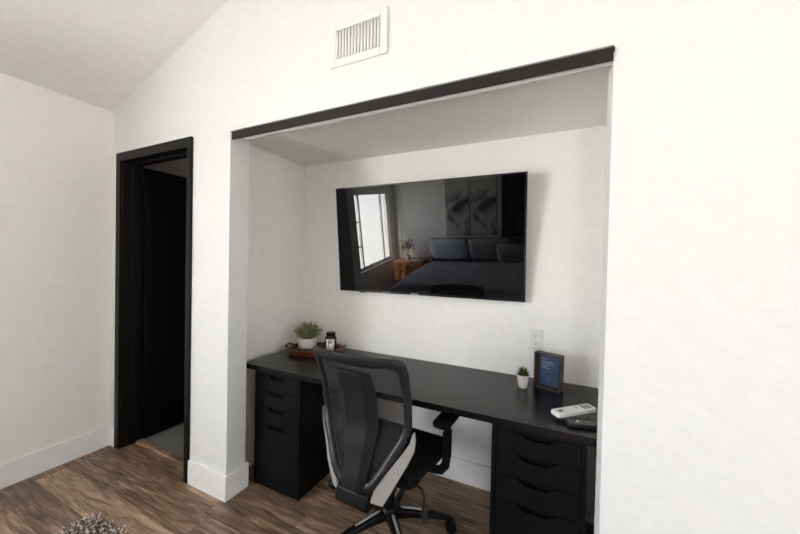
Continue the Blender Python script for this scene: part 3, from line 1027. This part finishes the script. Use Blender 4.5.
# ------------------------------------------------------------------ box picture frame
FA = math.atan2(-0.048, 0.120)
pf = thing('picture_frame', 'small deep walnut box frame with a navy print standing on the desk', 'picture frame', (-0.082, 0.648, DKZ), FA)
FW, FH, FD, FTk = 0.137, 0.187, 0.052, 0.0085
fb = MB()
fb.box(0, FTk, 0, FD, 0, FH).box(FW - FTk, FW, 0, FD, 0, FH).box(FTk, FW - FTk, 0, FD, 0, FTk).box(FTk, FW - FTk, 0, FD, FH - FTk, FH)
fb.box(FTk, FW - FTk, FD - 0.006, FD - 0.002, FTk, FH - FTk)
fb.build('frame', 'frame_wood', pf, bevel=0.001)
pr_ = MB().box(FTk, FW - FTk, FD - 0.0075, FD - 0.006, FTk, FH - FTk).build('print', 'print', pf, smooth=0)
tl = MB()
rg = random.Random(11)
for z, x0, x1, hh in ((0.147, 0.018, 0.050, 0.0045), (0.132, 0.018, 0.082, 0.006), (0.121, 0.018, 0.088, 0.006), (0.109, 0.018, 0.058, 0.005), (0.098, 0.018, 0.070, 0.005),
                      (0.038, 0.050, 0.078, 0.0022)):
    x = x0
    while x < x1:
        w = rg.uniform(0.002, 0.0045)
        tl.box(x, min(x + w, x1), FD - 0.0081, FD - 0.0074, z, z + hh * rg.uniform(0.45, 0.9))
        x += w + rg.choice((0.001, 0.001, 0.0035))
tl.build('lettering', 'print_txt', pr_, smooth=0)

# ------------------------------------------------------------------ remotes
rb = thing('remote_control', 'black remote control with many small keys, partly under the white one', 'remote control', (0.150, 0.272, DKZ), math.radians(14))
MB().prism(rrect(-0.088, 0.088, -0.025, 0.025, 0.012), 'z', 0.0, 0.016).build('body', 'rem_b', rb, bevel=0.004, bseg=3)
kb = MB()
for i in range(11):
    for j in range(3):
        kb.box(-0.076 + i * 0.0138, -0.067 + i * 0.0138, -0.017 + j * 0.0125, -0.009 + j * 0.0125, 0.0155, 0.0175)
kb.build('keys', 'rem_keyb', rb, bevel=0.0008)
MB().tube([(-0.045, 0.0, 0.017), (-0.045, 0.0, 0.0185)], 0.006, 16).build('bright_key', 'rem_w', rb)
rw = thing('remote_control', 'white air conditioner remote control with a small display', 'remote control', (0.096, 0.332, DKZ + 0.0215), math.radians(39))
rw.rotation_euler = (0.0, math.radians(-3.0), math.radians(39))
MB().prism(rrect(-0.098, 0.098, -0.027, 0.027, 0.012), 'z', 0.0, 0.018).build('body', 'rem_w', rw, bevel=0.004, bseg=3)
MB().box(0.040, 0.086, -0.019, 0.019, 0.0175, 0.0186).build('display', 'rem_lcd', rw, bevel=0.0005)
MB().tube([(-0.062, 0.001, 0.0175), (-0.062, 0.001, 0.0190)], 0.0085, 20).box(-0.076, -0.070, -0.010, 0.012, 0.0175, 0.0188).build('dark_keys', 'rem_key', rw)
MB().prism(rrect(0.012, 0.026, 0.000, 0.012, 0.003), 'z', 0.0175, 0.0190).build('orange_key', 'rem_orange', rw)
kw = MB()
for i in range(4):
    for j in range(2):
        kw.box(-0.048 + i * 0.015, -0.038 + i * 0.015, -0.015 + j * 0.018, -0.005 + j * 0.018, 0.0175, 0.0190)
kw.build('keys', 'plastic_w', rw, bevel=0.0008)

# ------------------------------------------------------------------ shaggy rug
RX0, RX1, RY0, RY1 = -2.165, -0.10, -1.22, -0.405
rg_ = thing('shaggy_rug', 'shaggy grey, brown and cream rug on the plank floor', 'rug', (RX0, RY1, 0))
MB().box(0, RX1 - RX0, RY0 - RY1, 0, 0.0, 0.010).build('backing', 'rug', rg_, smooth=0)
nr = np.random.RandomState(5)
NB = 6000
N2 = 14000
bx_ = np.concatenate([nr.uniform(0, 1.0, NB), nr.uniform(0, RX1 - RX0, N2)])
by_ = np.concatenate([-nr.uniform(0, 0.55, NB), nr.uniform(RY0 - RY1, 0, N2)])
n = len(bx_)
ang = nr.uniform(0, 2 * PI, n)
lean = nr.uniform(0.005, 0.036, n)
hh = nr.uniform(0.020, 0.048, n)
wd = nr.uniform(0.0028, 0.0062, n)
la = nr.uniform(0, 2 * PI, n)
V = np.zeros((n, 6, 3))
for k, (t, ws) in enumerate(((0, 1.0), (0.6, 1.0), (1.0, 0.5))):
    cx = bx_ + np.cos(la) * lean * t ** 1.6
    cy = by_ + np.sin(la) * lean * t ** 1.6
    cz = 0.008 + hh * t * (1 - 0.12 * t)
    for s in (0, 1):
        sg = 1 if s else -1
        V[:, k * 2 + s, 0] = cx + sg * np.cos(ang) * wd * ws
        V[:, k * 2 + s, 1] = cy + sg * np.sin(ang) * wd * ws
        V[:, k * 2 + s, 2] = cz
idx = (np.arange(n) * 6)[:, None]
Fq = np.concatenate([idx + np.array([0, 1, 3, 2]), idx + np.array([2, 3, 5, 4])])
me = bpy.data.meshes.new('pile')
me.from_pydata(V.reshape(-1, 3).tolist(), [], Fq.tolist())
me.materials.append(M['rug'])
po = bpy.data.objects.new('pile', me)
COL.objects.link(po)
po.parent = rg_
po['kind'] = 'stuff'

# ------------------------------------------------------------------ the bedroom side (seen in the television's reflection)
BD = thing('bed', 'large bed with a dark grey duvet, mirrored in the television screen', 'bed', (-1.18, -2.335, 0.0))
bw, bl = 0.93, 1.02
MB().box(-bw, bw, -bl, bl, 0.06, 0.30).box(-bw + 0.05, bw - 0.05, -bl + 0.1, bl - 0.1, 0.0, 0.06).build('base', 'bed_base', BD, bevel=0.02)
MB().box(-bw, bw, -bl - 0.07, -bl - 0.01, 0.0, 0.98).build('headboard', 'bed_base', BD, bevel=0.02)
MB().prism(rrect(-bw, bw, -bl, bl, 0.08), 'z', 0.305, 0.54).build('mattress', 'linen', BD, bevel=0.03, bseg=3)
rows = []
for j in range(21):
    v = j / 20
    y = -bl + 0.50 + v * (bl * 2 - 0.48)
    r = []
    for i in range(25):
        u = -1 + 2 * i / 24
        x = u * (bw + 0.03)
        z = 0.60 - 0.32 * max(0, (abs(u) - 0.93) / 0.07) - 0.32 * max(0, (v - 0.96) / 0.04) + 0.015 * math.sin(7 * u + 5 * v) * math.cos(4 * v - 3 * u)
        r.append((x, y, max(z, 0.26)))
    rows.append(r)
MB().grid(rows).build('duvet', 'duvet', BD, solid=0.03, subsurf=1, smooth=60)


def pillow(label, loc, m, w=0.36, h=0.24, t=0.09, tilt=1.05):
    mb = MB()
    rows_t, rows_b = [], []
    for j in range(9):
        v = -1 + 2 * j / 8
        a, b = [], []
        for i in range(13):
            u = -1 + 2 * i / 12
            f_ = max(0.0, (1 - u ** 4) * (1 - v ** 4)) ** 0.5
            px_, py_ = u * w * (1 - 0.06 * v * v), v * h * (1 - 0.06 * u * u)
            a.append((px_, py_, t * f_))
            b.append((px_, py_, -t * f_ - 0.0005))
        rows_t.append(a)
        rows_b.append(b)
    mb.grid(rows_t)
    mb.grid(rows_b)
    o = mb.build('pillow', m, None, smooth=80)
    o.location = loc
    o.rotation_euler = (tilt, 0, 0)
    tag(o, label, 'pillow')
    return o


pillow('pale blue-grey pillow at the window side of the bed', (-1.72, -3.235, 0.80), 'pill_l')
pillow('charcoal pillow in the middle of the bed against the headboard', (-0.98, -3.235, 0.80), 'pill_d')
pillow('small dark pillow at the curtain side of the bed', (-0.56, -3.00, 0.76), 'pill_d', 0.24, 0.20, 0.07)

ns = thing('nightstand', 'orange-brown wooden nightstand between window and bed', 'nightstand', (-2.50, -3.28, 0))
MB().box(-0.30, 0.30, -0.22, 0.22, 0.18, 0.58).build('body', 'orange_wood', ns, bevel=0.004)
for z in (0.20, 0.39):
    d_ = MB().box(-0.285, 0.285, 0.22, 0.236, z, z + 0.175).build('drawer', 'orange_wood', ns, bevel=0.003)
    MB().tube([(-0.06, 0.255, z + 0.09), (0.06, 0.255, z + 0.09)], 0.006).box(-0.05, -0.04, 0.236, 0.255, z + 0.085, z + 0.095).box(0.04, 0.05, 0.236, 0.255, z + 0.085, z + 0.095).build('handle', 'hinge', d_)
for sx in (-1, 1):
    for sy in (-1, 1):
        MB().tube([(sx * 0.27, sy * 0.19, 0.0), (sx * 0.26, sy * 0.18, 0.18)], [0.013, 0.02], 10).build('leg', 'brown_wood', ns)
bp_ = thing('potted_plant', 'leafy dark plant in a white pot on the nightstand', 'plant', (-2.56, -3.25, 0.58))
MB().lathe([(0.045, 0), (0.06, 0.10), (0.055, 0.10), (0.05, 0.08)]).build('pot', 'ceramic', bp_)
fo = MB()
for i in range(420):
    th = rng.uniform(0, 2 * PI)
    el = rng.uniform(-0.1, 1.5)
    rr = rng.uniform(0.06, 0.21)
    c = Vector((math.cos(th) * math.cos(el) * rr, math.sin(th) * math.cos(el) * rr * 0.8, 0.22 + math.sin(el) * rr))
    dr_ = Vector((rng.gauss(0, 1), rng.gauss(0, 1), rng.gauss(0, 0.7))).normalized()
    sd = dr_.cross(Vector((0, 0, 1)))
    sd = sd.normalized() if sd.length > 0.01 else Vector((1, 0, 0))
    fo.add([c, c + dr_ * 0.022 + sd * 0.010, c + dr_ * 0.045, c + dr_ * 0.022 - sd * 0.010], [(0, 1, 2, 3)])
for i in range(14):
    th = 2 * PI * i / 14
    fo.tube([(0, 0, 0.08), (math.cos(th) * 0.05, math.sin(th) * 0.05, 0.2), (math.cos(th) * 0.12, math.sin(th) * 0.12, 0.32)], 0.002, 5)
fo.build('foliage', 'leaf', bp_, smooth=0, recalc=False)
for hx, hy, z0_, z1_, lab_ in ((0.09, 0.06, 0.581, 0.606, 'larger pale closed book lying flat on the nightstand, under a smaller one'),
                              (0.078, 0.054, 0.6065, 0.626, 'smaller pale closed book lying on top of the larger book')):
    bk_ = thing('book', lab_, 'book', (-2.36, -3.20, z0_))
    MB().box(-hx, hx, -hy, hy, 0, 0.003).box(-hx, hx, -hy, hy, z1_ - z0_ - 0.003, z1_ - z0_).box(-hx, -hx + 0.003, -hy, hy, 0.003, z1_ - z0_ - 0.003).build('cover', 'linen', bk_)
    MB().box(-hx + 0.003, hx - 0.003, -hy + 0.003, hy - 0.003, 0.003, z1_ - z0_ - 0.003).build('pages', 'label', bk_)
for x0, x1, nm_ in ((-1.82, -1.36, 'abstract dark and beige canvas above the bed, nearer the window'), (-1.33, -0.87, 'abstract dark and beige canvas above the bed, nearer the curtain')):
    ap = MB().box(0, x1 - x0, 0, 0.035, 0, 1.04).build('wall_art', 'art', None, bevel=0.003)
    ap.location = (x0, YB + 0.001, 1.00)
    tag(ap, nm_, 'wall art')
ct = thing('curtain', 'dark floor-length curtain hanging beside the bed canvases', 'curtain', (-0.35, YB + 0.055, 0))
rows = []
for z in (0.02, 0.8, 1.6, 2.42):
    rows.append([(-0.43 + 0.86 * i / 80, 0.022 * math.sin(i * 0.9) * (1.1 - z * 0.2), z) for i in range(81)])
MB().grid(rows).build('drape', 'curtain', ct, solid=0.003, smooth=60)
MB().tube([(-0.50, 0, 2.43), (0.50, 0, 2.43)], 0.012).build('rod', 'hinge', ct)
c2 = thing('curtain', 'dark curtain drawn back beside the window, a black edge in the television reflection', 'curtain', (XL + 0.075, -1.40, 0), PI / 2)
rows = []
for z in (0.02, 0.8, 1.6, 2.18):
    rows.append([(-0.25 + 0.50 * i / 60, 0.022 * math.sin(i * 0.9) * (1.1 - z * 0.2), z) for i in range(61)])
MB().grid(rows).build('drape', 'curtain', c2, solid=0.003, smooth=60)
MB().tube([(-2.05, 0, 2.19), (0.30, 0, 2.19)], 0.012).build('rod', 'hinge', c2)
